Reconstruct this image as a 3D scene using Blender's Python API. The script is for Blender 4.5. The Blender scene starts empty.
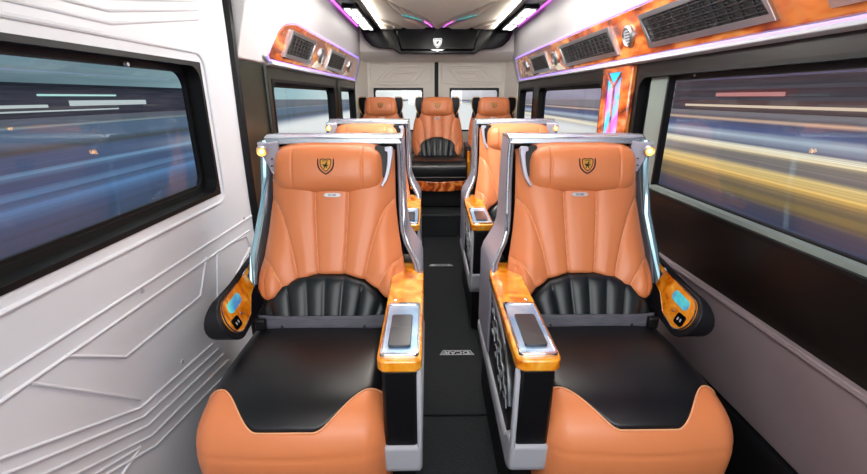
import bpy, bmesh, math, random
import numpy as np
from mathutils import Vector, Matrix
random.seed(7)
PI = math.pi
SC = bpy.context.scene
COL = SC.collection

# ------------------------------------------------------------------ materials
def srgb(r, g, b):
    f = lambda c: (c/255/12.92) if c/255 <= .04045 else ((c/255+.055)/1.055)**2.4
    return (f(r), f(g), f(b), 1)

def mat(name, col, rough=.5, metal=0, coat=0, emit=None, estr=0, spec=.5, bump=None, coat_r=.05):
    m = bpy.data.materials.new(name); m.use_nodes = True
    nt = m.node_tree; b = nt.nodes['Principled BSDF']
    b.inputs['Base Color'].default_value = col
    b.inputs['Roughness'].default_value = rough
    b.inputs['Metallic'].default_value = metal
    b.inputs['Coat Weight'].default_value = coat
    b.inputs['Coat Roughness'].default_value = coat_r
    b.inputs['Specular IOR Level'].default_value = spec
    if emit:
        b.inputs['Emission Color'].default_value = emit
        b.inputs['Emission Strength'].default_value = estr
    if bump:
        kind, scale, strength, dist = bump
        tc = nt.nodes.new('ShaderNodeTexCoord')
        if kind == 'voronoi':
            t = nt.nodes.new('ShaderNodeTexVoronoi')
            out = t.outputs['Distance']
        else:
            t = nt.nodes.new('ShaderNodeTexNoise'); t.inputs['Detail'].default_value = 6
            out = t.outputs['Fac']
        t.inputs['Scale'].default_value = scale
        nt.links.new(tc.outputs['Object'], t.inputs['Vector'])
        bp = nt.nodes.new('ShaderNodeBump')
        bp.inputs['Strength'].default_value = strength; bp.inputs['Distance'].default_value = dist
        nt.links.new(out, bp.inputs['Height']); nt.links.new(bp.outputs['Normal'], b.inputs['Normal'])
    return m

def varied(name, stops, scale=(1, 1, 1), nscale=4, detail=4, distort=0, rough=.5, coat=0, metal=0, wave=False, bump=0, coord='Object', emit=0, spec=.5):
    """noise -> colour ramp material"""
    m = mat(name, stops[0][1], rough=rough, coat=coat, metal=metal, spec=spec)
    nt = m.node_tree; b = nt.nodes['Principled BSDF']
    tc = nt.nodes.new('ShaderNodeTexCoord'); mp = nt.nodes.new('ShaderNodeMapping')
    mp.inputs['Scale'].default_value = scale
    nt.links.new(tc.outputs[coord], mp.inputs['Vector'])
    n = nt.nodes.new('ShaderNodeTexNoise')
    n.inputs['Scale'].default_value = nscale; n.inputs['Detail'].default_value = detail
    n.inputs['Distortion'].default_value = distort
    nt.links.new(mp.outputs['Vector'], n.inputs['Vector'])
    out = n.outputs['Fac']
    if wave:
        w = nt.nodes.new('ShaderNodeTexWave'); w.inputs['Scale'].default_value = nscale*.6
        w.inputs['Distortion'].default_value = 14; w.inputs['Detail'].default_value = 4
        w.inputs['Detail Scale'].default_value = 1.6
        nt.links.new(mp.outputs['Vector'], w.inputs['Vector'])
        mx = nt.nodes.new('ShaderNodeMath'); mx.operation = 'MULTIPLY_ADD'
        nt.links.new(w.outputs['Fac'], mx.inputs[0]); mx.inputs[1].default_value = .45
        ml = nt.nodes.new('ShaderNodeMath'); ml.operation = 'MULTIPLY'; ml.inputs[1].default_value = .6
        nt.links.new(n.outputs['Fac'], ml.inputs[0]); nt.links.new(ml.outputs[0], mx.inputs[2])
        out = mx.outputs[0]
    cr = nt.nodes.new('ShaderNodeValToRGB')
    el = cr.color_ramp.elements
    while len(el) < len(stops): el.new(.5)
    for e, (p, c) in zip(el, stops): e.position = p; e.color = c
    nt.links.new(out, cr.inputs['Fac']); nt.links.new(cr.outputs['Color'], b.inputs['Base Color'])
    if emit:
        nt.links.new(cr.outputs['Color'], b.inputs['Emission Color']); b.inputs['Emission Strength'].default_value = emit
    if bump:
        bp = nt.nodes.new('ShaderNodeBump'); bp.inputs['Strength'].default_value = bump; bp.inputs['Distance'].default_value = .004
        nt.links.new(out, bp.inputs['Height']); nt.links.new(bp.outputs['Normal'], b.inputs['Normal'])
    return m

MT = {}
MT['tan'] = mat('tan_leather', srgb(224, 134, 84), .36, bump=('noise', 260, .25, .0012))
MT['black_leather'] = mat('black_leather', (.004, .0045, .006, 1), .34, bump=('voronoi', 420, .22, .0008))
MT['black_quilt'] = mat('black_quilted_leather', (.005, .010, .013, 1), .36, bump=('noise', 260, .25, .0012))
MT['piping'] = mat('tan_piping', srgb(235, 170, 125), .5)
MT['silver'] = mat('silver_plastic', srgb(172, 172, 186), .32, .25)
MT['chrome'] = mat('chrome', (.72, .78, .84, 1), .09, 1)
MT['satin'] = mat('satin_metal', (.55, .58, .62, 1), .28, 1)
MT['grey'] = mat('light_grey_plastic', srgb(172, 174, 182), .45)
MT['greygreen'] = mat('grey_green_plastic', srgb(122, 134, 130), .4)
MT['blackp'] = mat('black_plastic', (.004, .004, .005, 1), .42, spec=.35)
MT['gloss'] = mat('gloss_black', (.002, .002, .003, 1), .16, spec=.14)
MT['padblack'] = mat('black_padding', (.008, .008, .011, 1), .45, spec=.3, bump=('noise', 300, .2, .001))
MT['wood'] = varied('amber_burl_wood', [(.3, srgb(196, 96, 10)), (.44, srgb(236, 138, 18)), (.6, srgb(252, 172, 50)), (.74, srgb(255, 212, 110))],
                    nscale=14, detail=8, distort=1.6, rough=.25, coat=1)
MT['redwood'] = varied('red_burl_wood', [(.22, srgb(104, 38, 10)), (.42, srgb(178, 74, 20)), (.60, srgb(214, 106, 34)), (.80, srgb(240, 158, 80))],
                       scale=(1, .4, 1), nscale=5, detail=6, distort=1.0, rough=.25, coat=1, wave=True)
MT['white'] = mat('white_panel', srgb(219, 222, 228), .42, bump=('noise', 350, .08, .001))
MT['cream'] = mat('cream_panel', srgb(246, 240, 228), .5)
MT['sidewhite'] = mat('side_white_panel', srgb(206, 203, 204), .45)
MT['creamleather'] = mat('cream_leather', srgb(252, 243, 222), .4)
MT['olive'] = varied('dark_olive_trim', [(.3, srgb(20, 23, 20)), (.7, srgb(40, 42, 31))], nscale=3, rough=.3, spec=.4)
MT['darkpanel'] = varied('dark_brown_panel', [(.3, srgb(14, 10, 10)), (.7, srgb(24, 18, 16))], nscale=2, rough=.35, spec=.3)
MT['mauve'] = varied('shaded_white_panel', [(.3, srgb(112, 98, 102)), (.7, srgb(124, 110, 114))], nscale=3, rough=.5)  # white lower panel with its shade mixed into the colour
MT['carpet'] = varied('charcoal_carpet', [(.35, srgb(6, 9, 12)), (.65, srgb(24, 30, 36))], nscale=260, detail=3, rough=.95, bump=.8)
MT['rubber'] = mat('black_rubber', (.004, .004, .005, 1), .5, spec=.25)
MT['belt'] = varied('grey_webbing', [(.4, srgb(78, 78, 88)), (.6, srgb(96, 96, 106))], scale=(1, 1, 30), nscale=20, rough=.7)
MT['gold'] = mat('gold_thread', srgb(206, 150, 60), .45, .5)
MT['thread'] = mat('dark_thread', srgb(40, 20, 14), .7)
MT['softchrome'] = mat('soft_chrome', (.50, .56, .61, 1), .26, .8)
MT['bluechrome'] = mat('pale_blue_chrome', srgb(176, 214, 226), .22, .65)
MT['plate'] = mat('silver_plate', (.55, .56, .58, 1), .35, .9)
MT['ink'] = mat('dark_ink', srgb(40, 40, 44), .5)
MT['led'] = mat('white_led', (1, 1, 1, 1), .4, emit=(1, .98, .95, 1), estr=2.2)
MT['amber'] = mat('amber_bulb', (1, .6, .2, 1), .4, emit=(1, .5, .1, 1), estr=14)
MT['amber_soft'] = mat('amber_reflector', srgb(240, 170, 90), .3, .6, emit=(1, .5, .12, 1), estr=.9)
MT['magenta'] = mat('magenta_strip', (1, .3, 1, 1), .4, emit=(.9, .18, 1, 1), estr=1.5)
MT['violet'] = mat('violet_strip', (.5, .4, 1, 1), .4, emit=(.36, .22, 1, 1), estr=1.6)
MT['cyan'] = varied('cyan_display', [(.35, srgb(20, 120, 190)), (.65, srgb(70, 215, 205))], nscale=16, rough=.15, coat=1, emit=.45)
MT['tray'] = varied('pale_blue_tray', [(.35, srgb(140, 180, 225)), (.65, srgb(205, 225, 245))], nscale=10, rough=.15, metal=.5)
MT['phone'] = mat('charging_pad_black', srgb(42, 46, 54), .25)
MT['slat'] = mat('slat_grey', srgb(84, 84, 88), .25, .7)
MT['grille'] = mat('grille_black', (.01, .01, .011, 1), .4)
MT['matprint'] = mat('silver_print', srgb(190, 192, 196), .5)

def glass_mat(name, tint, rough=0.0, refl=.1):
    m = bpy.data.materials.new(name); m.use_nodes = True; nt = m.node_tree; nt.nodes.clear()
    o = nt.nodes.new('ShaderNodeOutputMaterial'); t = nt.nodes.new('ShaderNodeBsdfTransparent'); g = nt.nodes.new('ShaderNodeBsdfGlossy')
    t.inputs['Color'].default_value = tint; g.inputs['Roughness'].default_value = rough
    x = nt.nodes.new('ShaderNodeMixShader'); x.inputs[0].default_value = refl
    nt.links.new(t.outputs[0], x.inputs[1]); nt.links.new(g.outputs[0], x.inputs[2])
    nt.links.new(x.outputs[0], o.inputs['Surface'])
    return m
MT['glass'] = glass_mat('window_glass', (.95, .97, .98, 1), refl=.035)

def glow_mat():
    """translucent lit pillar insert: cyan at the top to violet below"""
    m = mat('lit_acrylic', (.6, .7, 1, 1), .2)
    nt = m.node_tree; b = nt.nodes['Principled BSDF']
    tc = nt.nodes.new('ShaderNodeTexCoord'); n = nt.nodes.new('ShaderNodeTexNoise'); n.inputs['Scale'].default_value = 7
    cr = nt.nodes.new('ShaderNodeValToRGB'); e = cr.color_ramp.elements
    e[0].position = .38; e[0].color = srgb(40, 170, 235); e[1].position = .62; e[1].color = srgb(190, 90, 235)
    nt.links.new(tc.outputs['Object'], n.inputs['Vector']); nt.links.new(n.outputs['Fac'], cr.inputs['Fac'])
    nt.links.new(cr.outputs['Color'], b.inputs['Emission Color']); nt.links.new(cr.outputs['Color'], b.inputs['Base Color'])
    b.inputs['Emission Strength'].default_value = 1.3
    return m
MT['acrylic'] = glow_mat()

# ------------------------------------------------------------------ mesh building
class MB:
    def __init__(s): s.v = []; s.f = []
    def add(s, vs, fs):
        o = len(s.v); s.v += [tuple(p) for p in vs]; s.f += [tuple(i+o for i in f) for f in fs]; return s
    def box(s, x0, x1, y0, y1, z0, z1):
        if x0 > x1: x0, x1 = x1, x0
        vs = [(x, y, z) for z in (z0, z1) for y in (y0, y1) for x in (x0, x1)]
        return s.add(vs, [(0, 2, 3, 1), (4, 5, 7, 6), (0, 1, 5, 4), (2, 6, 7, 3), (0, 4, 6, 2), (1, 3, 7, 5)])
    def prism(s, poly, fn, a, b):
        """poly 2D points; fn(p,q,t)->xyz ; extruded from t=a to t=b"""
        n = len(poly)
        vs = [fn(p, q, a) for p, q in poly] + [fn(p, q, b) for p, q in poly]
        fs = [tuple(range(n))[::-1], tuple(range(n, 2*n))] + [(i, (i+1) % n, (i+1) % n+n, i+n) for i in range(n)]
        return s.add(vs, fs)
    def tube(s, pts, r, n=8, closed=False, flat=1.0, up=(0, 0, 1)):
        P = [Vector(p) for p in pts]; N = len(P); vs = []; fs = []
        for i, p in enumerate(P):
            if closed: d = P[(i+1) % N]-P[i-1]
            else: d = P[min(i+1, N-1)]-P[max(i-1, 0)]
            d.normalize(); u = Vector(up)
            if abs(d.dot(u)) > .95: u = Vector((1, 0, 0)) if abs(d.x) < .9 else Vector((0, 1, 0))
            a = d.cross(u).normalized(); b = a.cross(d).normalized()
            rr = r[i] if isinstance(r, (list, tuple)) else r
            for k in range(n):
                t = 2*PI*k/n; vs.append(p+a*math.cos(t)*rr+b*math.sin(t)*rr*flat)
        m = N if closed else N-1
        for i in range(m):
            for k in range(n):
                j = (i+1) % N
                fs.append((i*n+k, i*n+(k+1) % n, j*n+(k+1) % n, j*n+k))
        if not closed: fs += [tuple(range(n))[::-1], tuple(range((N-1)*n, N*n))]
        return s.add(vs, fs)
    def grid(s, fn, us, vs_, wrap=False, flip=False):
        nu, nv = len(us), len(vs_); pts = [fn(u, v) for v in vs_ for u in us]; fs = []
        for j in range(nv-1):
            for i in range(nu if wrap else nu-1):
                a = j*nu+i; b = j*nu+(i+1) % nu; q = (a, b, b+nu, a+nu)
                fs.append(q[::-1] if flip else q)
        return s.add(pts, fs)
    def lathe(s, prof, c, axis, n=24):
        ax = Vector(axis).normalized(); u = ax.orthogonal().normalized(); w = ax.cross(u); c = Vector(c)
        pts = []; fs = []
        for h, r in prof:
            for k in range(n):
                t = 2*PI*k/n; pts.append(c+ax*h+(u*math.cos(t)+w*math.sin(t))*max(r, 1e-5))
        m = len(prof)
        for j in range(m-1):
            for k in range(n): fs.append((j*n+k, j*n+(k+1) % n, (j+1)*n+(k+1) % n, (j+1)*n+k))
        fs += [tuple(range(n))[::-1], tuple(range((m-1)*n, m*n))]
        return s.add(pts, fs)
    def build(s, name, m, parent=None, bevel=0, seg=2, angle=40, solid=0, recalc=True, xf=None, smooth=True):
        me = bpy.data.meshes.new(name)
        vs = [xf(p) for p in s.v] if xf else s.v
        me.from_pydata([tuple(p) for p in vs], [], s.f); me.validate()
        if recalc:
            bm = bmesh.new(); bm.from_mesh(me); bmesh.ops.recalc_face_normals(bm, faces=bm.faces); bm.to_mesh(me); bm.free()
        me.materials.append(MT[m] if isinstance(m, str) else m)
        if smooth:
            me.shade_smooth(); me.set_sharp_from_angle(angle=math.radians(angle))
        o = bpy.data.objects.new(name, me); COL.objects.link(o)
        if parent: o.parent = parent
        if solid:
            md = o.modifiers.new('solid', 'SOLIDIFY'); md.thickness = abs(solid); md.offset = -1 if solid > 0 else 1
        if bevel:
            md = o.modifiers.new('bevel', 'BEVEL'); md.width = bevel; md.segments = seg; md.limit_method = 'ANGLE'; md.angle_limit = math.radians(35)
            md.harden_normals = False
        return o

def tag(o, label=None, cat=None, group=None, kind=None):
    if label: o['label'] = label
    if cat: o['category'] = cat
    if group: o['group'] = group
    if kind: o['kind'] = kind
    return o
def empty(name, loc, label, cat, group=None):
    o = bpy.data.objects.new(name, None); COL.objects.link(o); o.location = loc; o.empty_display_size = .1
    return tag(o, label, cat, group)
def struct(o): o['kind'] = 'structure'; return o
def part(o, label): o['label'] = label; return o
def copy_tree(o, parent=None):
    c = o.copy(); COL.objects.link(c); c.parent = parent
    for ch in list(o.children): copy_tree(ch, c)
    return c
def lerp(a, b, t): return a+(b-a)*t
def interp(x, tab):
    return float(np.interp(x, [a for a, _ in tab], [b for _, b in tab]))
def smooth_poly(pts, n=40):
    """Catmull-Rom through 2D/3D points"""
    P = [np.array(p, float) for p in pts]; P = [2*P[0]-P[1]]+P+[2*P[-1]-P[-2]]; out = []
    segs = len(P)-3; per = max(2, n//segs)
    for i in range(segs):
        for k in range(per):
            t = k/per; a, b, c, d = P[i:i+4]
            out.append(.5*((2*b)+(-a+c)*t+(2*a-5*b+4*c-d)*t*t+(-a+3*b-3*c+d)*t**3))
    out.append(P[-2]); return [tuple(p) for p in out]
def rrect(x0, x1, y0, y1, r, n=6):
    out = []
    for cx, cy, a0 in ((x1-r, y1-r, 0), (x0+r, y1-r, 90), (x0+r, y0+r, 180), (x1-r, y0+r, 270)):
        for k in range(n+1):
            a = math.radians(a0+90*k/n); out.append((cx+r*math.cos(a), cy+r*math.sin(a)))
    return out
def text_mesh(s, size, font_shear=0):
    cu = bpy.data.curves.new('t', 'FONT'); cu.body = s; cu.size = size; cu.align_x = 'CENTER'; cu.align_y = 'CENTER'
    cu.offset = size*.02; cu.resolution_u = 2
    o = bpy.data.objects.new('t', cu); COL.objects.link(o)
    dg = bpy.context.evaluated_depsgraph_get(); me = bpy.data.meshes.new_from_object(o.evaluated_get(dg))
    vs = [tuple(v.co) for v in me.vertices]; fs = [tuple(p.vertices) for p in me.polygons]
    bpy.data.objects.remove(o); bpy.data.curves.remove(cu); bpy.data.meshes.remove(me)
    return vs, fs
def ring(poly_o, poly_i, fn, a, b):
    """MB of a ring between two loops of equal length"""
    m = MB(); n = len(poly_o)
    vs = [fn(p, q, a) for p, q in poly_o]+[fn(p, q, a) for p, q in poly_i]+[fn(p, q, b) for p, q in poly_o]+[fn(p, q, b) for p, q in poly_i]
    fs = []
    for i in range(n):
        j = (i+1) % n
        fs += [(i, j, n+j, n+i), (2*n+i, 3*n+i, 3*n+j, 2*n+j), (i, 2*n+i, 2*n+j, j), (n+i, n+j, 3*n+j, 3*n+i)]
    return m.add(vs, fs)

# ------------------------------------------------------------------ camera
CX, CZ, FPX = -.097, 1.25, 420.0
PITCH = math.atan(140/FPX)
cam = bpy.data.cameras.new('camera'); co = bpy.data.objects.new('camera', cam); COL.objects.link(co)
cam.sensor_width = 36; cam.lens = FPX/867*36; cam.clip_start = .02; cam.clip_end = 600
co.location = (CX, 0, CZ); co.rotation_euler = (PI/2-PITCH, 0, -math.atan(5.5/442)); SC.camera = co

# ------------------------------------------------------------------ emblem pieces
def shield_pts(w, h, n=8):
    """closed outline, centre 0"""
    top = [(-w, h*.72), (-w*.55, h*.86), (0, h*.8), (w*.55, h*.86), (w, h*.72)]
    side = [(w*.98, h*.2), (w*.8, -h*.35), (w*.42, -h*.75), (0, -h)]
    return top+side+[(-x, y) for x, y in side[::-1][1:]]
def emblem(parent, surf, w=.026, h=.03):
    """surf(x,z,off)->xyz. badge: gold shield, dark outline, small rearing animal mark and lettering"""
    def flat(poly, off0, off1, name, m, par):
        return MB().prism(poly, lambda p, q, t: surf(p, q, t), off0, off1).build(name, m, par, angle=30)
    root = flat(shield_pts(w*.72, h*.8), .0002, .0022, 'emblem', 'gold', parent)
    # dark side wings of the badge
    for sx in (-1, 1):
        pts = [(sx*w*1.02, h*.75), (sx*w*1.05, h*.1), (sx*w*.9, -h*.45), (sx*w*.45, -h*.88), (0, -h*1.12)]
        inn = [(0, -h*.95), (sx*w*.4, -h*.72), (sx*w*.76, -h*.35), (sx*w*.88, h*.1), (sx*w*.9, h*.6)]
        sm = smooth_poly(pts, 12)+smooth_poly(inn, 12)
        flat(sm, .0002, .0018, 'emblem_border', 'thread', root)
    o = shield_pts(w*.72, h*.8); i = [(x*.86, y*.86) for x, y in o]
    ring(o, i, lambda p, q, t: surf(p, q, t), .0022, .003).build('emblem_outline', 'thread', root)
    beast = [(-.3, -.5), (-.22, -.2), (-.4, .0), (-.5, .22), (-.3, .12), (-.1, .1), (.05, .3), (.1, .42), (.28, .38), (.3, .22), (.16, .15),
             (.2, .0), (.42, .08), (.5, -.05), (.3, -.1), (.15, -.2), (.25, -.45), (.1, -.45), (0, -.22), (-.12, -.25), (-.16, -.5)]
    flat([(x*w*.8, y*h*.8-h*.05) for x, y in beast], .0022, .0034, 'animal_mark', 'thread', root)
    vs, fs = text_mesh('DCAR', h*.24)
    MB().add([surf(x, y+h*.42, .0035) for x, y, _ in vs], fs).build('lettering', 'thread', root, recalc=False)
    return root

# ------------------------------------------------------------------ seats
def seg_dist(P, polys):
    """min distance from points P (N,2) to polylines"""
    d = np.full(len(P), 9.0)
    for pl in polys:
        A = np.array(pl)
        for a, b in zip(A[:-1], A[1:]):
            ab = b-a; L = (ab**2).sum()+1e-12
            t = np.clip(((P-a)@ab)/L, 0, 1)
            d = np.minimum(d, np.hypot(*(P-(a+t[:, None]*ab)).T))
    return d

def backrest(parent, y0, k, ztop, zlow, zarch, W, grooves, xo=0, name='backrest', m='tan', nu=120, nv=110, lobe=.03):
    zb = lambda u: zlow+(zarch-zlow)*interp(abs(u), [(0, 1), (.25, .94), (.45, .74), (.6, .44), (.72, .16), (.84, 0), (.93, .06), (1, .35)])
    us = np.linspace(-1, 1, nu); vs = np.linspace(0, 1, nv)
    U, V = np.meshgrid(us, vs); ZB = np.array([zb(u) for u in us])[None, :]
    ZT = ztop-.03*np.abs(U)**4
    Z = ZB+(ZT-ZB)*V; WW = np.interp(Z, [a for a, _ in W], [b for _, b in W]); X = U*WW
    d = seg_dist(np.stack([X.ravel(), Z.ravel()], 1), grooves).reshape(X.shape)
    edge = (1-np.abs(U)**8)
    body = .05*np.clip(1-np.abs(U)**5, 0, 1)
    e2 = np.clip((Z-ZB)/.02, 0, 1); e3 = np.clip((ZT-Z)/.03, 0, 1)
    body = body*.7+.02*np.sqrt(1-(1-e2)**2)*edge+.015*np.sqrt(1-(1-e3)**2)
    bol = lobe*np.exp(-((Z-zlow-.05)/.09)**2)*np.exp(-((np.abs(U)-.82)/.2)**2)
    hip = -.012*np.exp(-(U/.45)**2)
    Y = y0+(Z-.5)*k-body-bol-hip*.6-.011*(1-np.exp(-d/.020))+.0035*np.exp(-(d/.0035)**2)
    pts = list(zip(X.ravel()+xo, Y.ravel(), Z.ravel())); fs = []
    for j in range(nv-1):
        for i in range(nu-1):
            a = j*nu+i; fs.append((a, a+1, a+1+nu, a+nu))
    ob = MB().add(pts, fs).build(name, m, parent, recalc=False, angle=60, solid=.05)
    surf = (X, Y, Z)
    return ob, zb, surf

def lumbar(parent, y0, k, zlow, zbase, zarch, w, n=7):
    """black fan-ribbed lumbar pad"""
    nu, nv = 90, 30
    def f(u, v):
        x = u*w; zt = zbase+(zarch+.006-zbase)*max(0, 1-abs(u)**2.6)**.5 if abs(u) < 1 else zbase
        z = zbase+(zt-zbase)*v
        fan = u/(.55+.45*v) if False else u*(1.0)
        rib = abs(math.sin((fan)*PI*n/2))
        puff = .012*rib**.5
        ed = math.sqrt(max(0, 1-(2*v-1)**8))*math.sqrt(max(0, 1-abs(u)**8))
        y = y0+(z-.5)*k-.03-.03*ed-puff*ed-.015*(1-v)
        xx = x*(.72+.28*v) if False else x*(.8+.2*v)
        return (xx, y, z)
    return MB().grid(f, np.linspace(-1, 1, nu), np.linspace(0, 1, nv)).build('lumbar_pad', 'black_quilt', parent, recalc=False, angle=70, solid=.04)

def headrest(parent, c, hw, hh, hd, tilt, seams=True, emb=True, scale_e=1):
    n = 2.6; ca, sa = math.cos(tilt), math.sin(tilt)
    def T(x, y, z): return (c[0]+x, c[1]+y*ca+z*sa, c[2]-y*sa+z*ca)
    sx = hw*.62
    def f(u, t):
        x = hw*math.copysign(abs(u)**1, u); s = max(0, 1-abs(u)**5)**(1/2.4) if abs(u) < 1 else 0
        g = .0035*math.exp(-((abs(x)-sx)/.0035)**2)
        puff = -.004*math.exp(-((abs(x)-sx)/.03)**2)
        cy, cz = math.cos(t), math.sin(t)
        y = -(hd*s-g+puff)*math.copysign(abs(cy)**(2/n), cy); z = (hh*(.35+.65*s) if s > 0 else .35*hh)*math.copysign(abs(cz)**(2/n), cz)
        if s == 0: y = 0
        return T(x, y, z)
    us = sorted(set(list(np.linspace(-1, 1, 61))+[sg*(sx+o)/hw for sg in (-1, 1) for o in np.linspace(-.012, .012, 13)]+[sg*v for sg in (-1, 1) for v in (.97, .985, .995)]))
    ts = np.linspace(0, 2*PI, 49)[:-1]
    m = MB(); m.grid(lambda t, u: f(u, t), ts, us, wrap=True)
    nt_ = len(ts); m.f += [tuple(range(nt_))[::-1], tuple(range(len(m.v)-nt_, len(m.v)))]
    ob = m.build('headrest', 'tan', parent, angle=70)
    def surf(x, z, off):
        zz = min(abs(z)/hh, .98); y = -hd*(1-zz**n)**(1/n)-off+.004
        return T(x, y-.004, z)
    if emb: emblem(ob, lambda x, z, o: surf(x, z+hh*.12, o), .027*scale_e, .030*scale_e)
    return ob, T

def name_tag(parent, x, z, yf, w=.03, h=.0065):
    poly = [(-w, 0), (-w*.8, h*.8), (-w*.3, h), (w*.3, h), (w*.8, h*.8), (w, 0), (w*.8, -h*.8), (w*.3, -h), (-w*.3, -h), (-w*.8, -h*.8)]
    o = MB().prism(poly, lambda p, q, t: (x+p, yf-t+q*.38, z+q), 0, .004).build('name_plate', 'plate', parent)
    vs, fs = text_mesh('DCAR', h*1.5)
    MB().add([(x+a, yf-.0048+b*.38, z+b) for a, b, _ in vs], fs).build('lettering', 'ink', o, recalc=False)
    return o

CPATH = smooth_poly([(.16, .497), (.02, .500), (-.14, .500), (-.25, .487), (-.315, .462), (-.348, .425), (-.362, .375), (-.358, .30), (-.34, .18), (-.325, .08)], 72)
def cushion(root, cx=0):
    P = np.array(CPATH); seg = np.hypot(*(P[1:]-P[:-1]).T); S = np.concatenate([[0], np.cumsum(seg)]); L = S[-1]
    def path(s):
        s = min(max(s, 0), L); y = np.interp(s, S, P[:, 0]); z = np.interp(s, S, P[:, 1])
        e = .006; ya, za = np.interp(max(s-e, 0), S, P[:, 0]), np.interp(max(s-e, 0), S, P[:, 1]); yb, zb = np.interp(min(s+e, L), S, P[:, 0]), np.interp(min(s+e, L), S, P[:, 1])
        t = np.array([yb-ya, zb-za]); t /= np.hypot(*t); return y, z, (-t[1]*-1*-1, 0) if False else (t[1], -t[0])
    def surf(u, s, off=0):
        """u in -1..1 across including the sides"""
        w = .253; r = .062; a = abs(u); sg = 1 if u >= 0 else -1
        if a < .66: x = (w-r)*a/.66; d = 0
        elif a < .88:
            t = (a-.66)/.22*PI/2; x = w-r+r*math.sin(t); d = r*(1-math.cos(t))
        else: x = w; d = r+(a-.88)/.12*.04
        y, z, n = path(s)
        # n must point outwards: up on top, -y at the front
        ny, nz = n
        crown = .024*(1-(x/w)**2)
        o = off+crown-d
        seam = .003*math.exp(-((s-SEAM)/.004)**2)
        o -= seam
        return (sg*x+cx, y+ny*o, z+nz*o)
    idx = lambda Y, Z: S[np.argmin((P[:, 0]-Y)**2+(P[:, 1]-Z)**2)]
    SEAM = idx(-.36, .39)
    s_mid = idx(-.338, .44); s_edge = idx(-.235, .49)
    def b(u):
        a = min(abs(u)/.80, 1.05); t = np.clip((a-.30)/.62, 0, 1); t = t*t*(3-2*t); return lerp(s_mid, s_edge, t)
    us = np.concatenate([np.linspace(-1, -.66, 14)[:-1], np.linspace(-.66, .66, 50), np.linspace(.66, 1, 14)[1:]])
    a = MB().grid(lambda u, v: surf(u, b(u)*v), us, np.linspace(0, 1, 44), flip=True).build('seat_cushion', 'black_leather', root, recalc=False, angle=70, solid=.008)
    part(a, 'black perforated seat cushion')
    c = MB().grid(lambda u, v: surf(u, lerp(b(u), L, v)), us, np.linspace(0, 1, 60), flip=True).build('leg_rest', 'tan', root, recalc=False, angle=70, solid=.008)
    part(c, 'orange leather leg rest below the black cushion')
    MB().tube([surf(u, b(u), .0005) for u in us if abs(u) < .9], .0022, 6).build('piping', 'piping', a)
    return a

WS = [(.50, .245), (.58, .256), (.62, .26), (.66, .257), (.72, .244), (.8, .230), (.9, .219), (1.1, .216)]
def mirror_pl(pls): return pls+[[(-x, z) for x, z in p] for p in pls]
G1 = mirror_pl([smooth_poly([(.058, 1.02), (.056, .88), (.050, .76), (.044, .66)], 24),
                smooth_poly([(.212, .905), (.178, .87), (.150, .80), (.130, .73), (.112, .645)], 28),
                smooth_poly([(.24, .712), (.205, .70), (.175, .66), (.155, .61)], 20)])
POCK = mirror_pl([smooth_poly([(.222, .69), (.228, .65), (.222, .61)], 10)])

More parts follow.
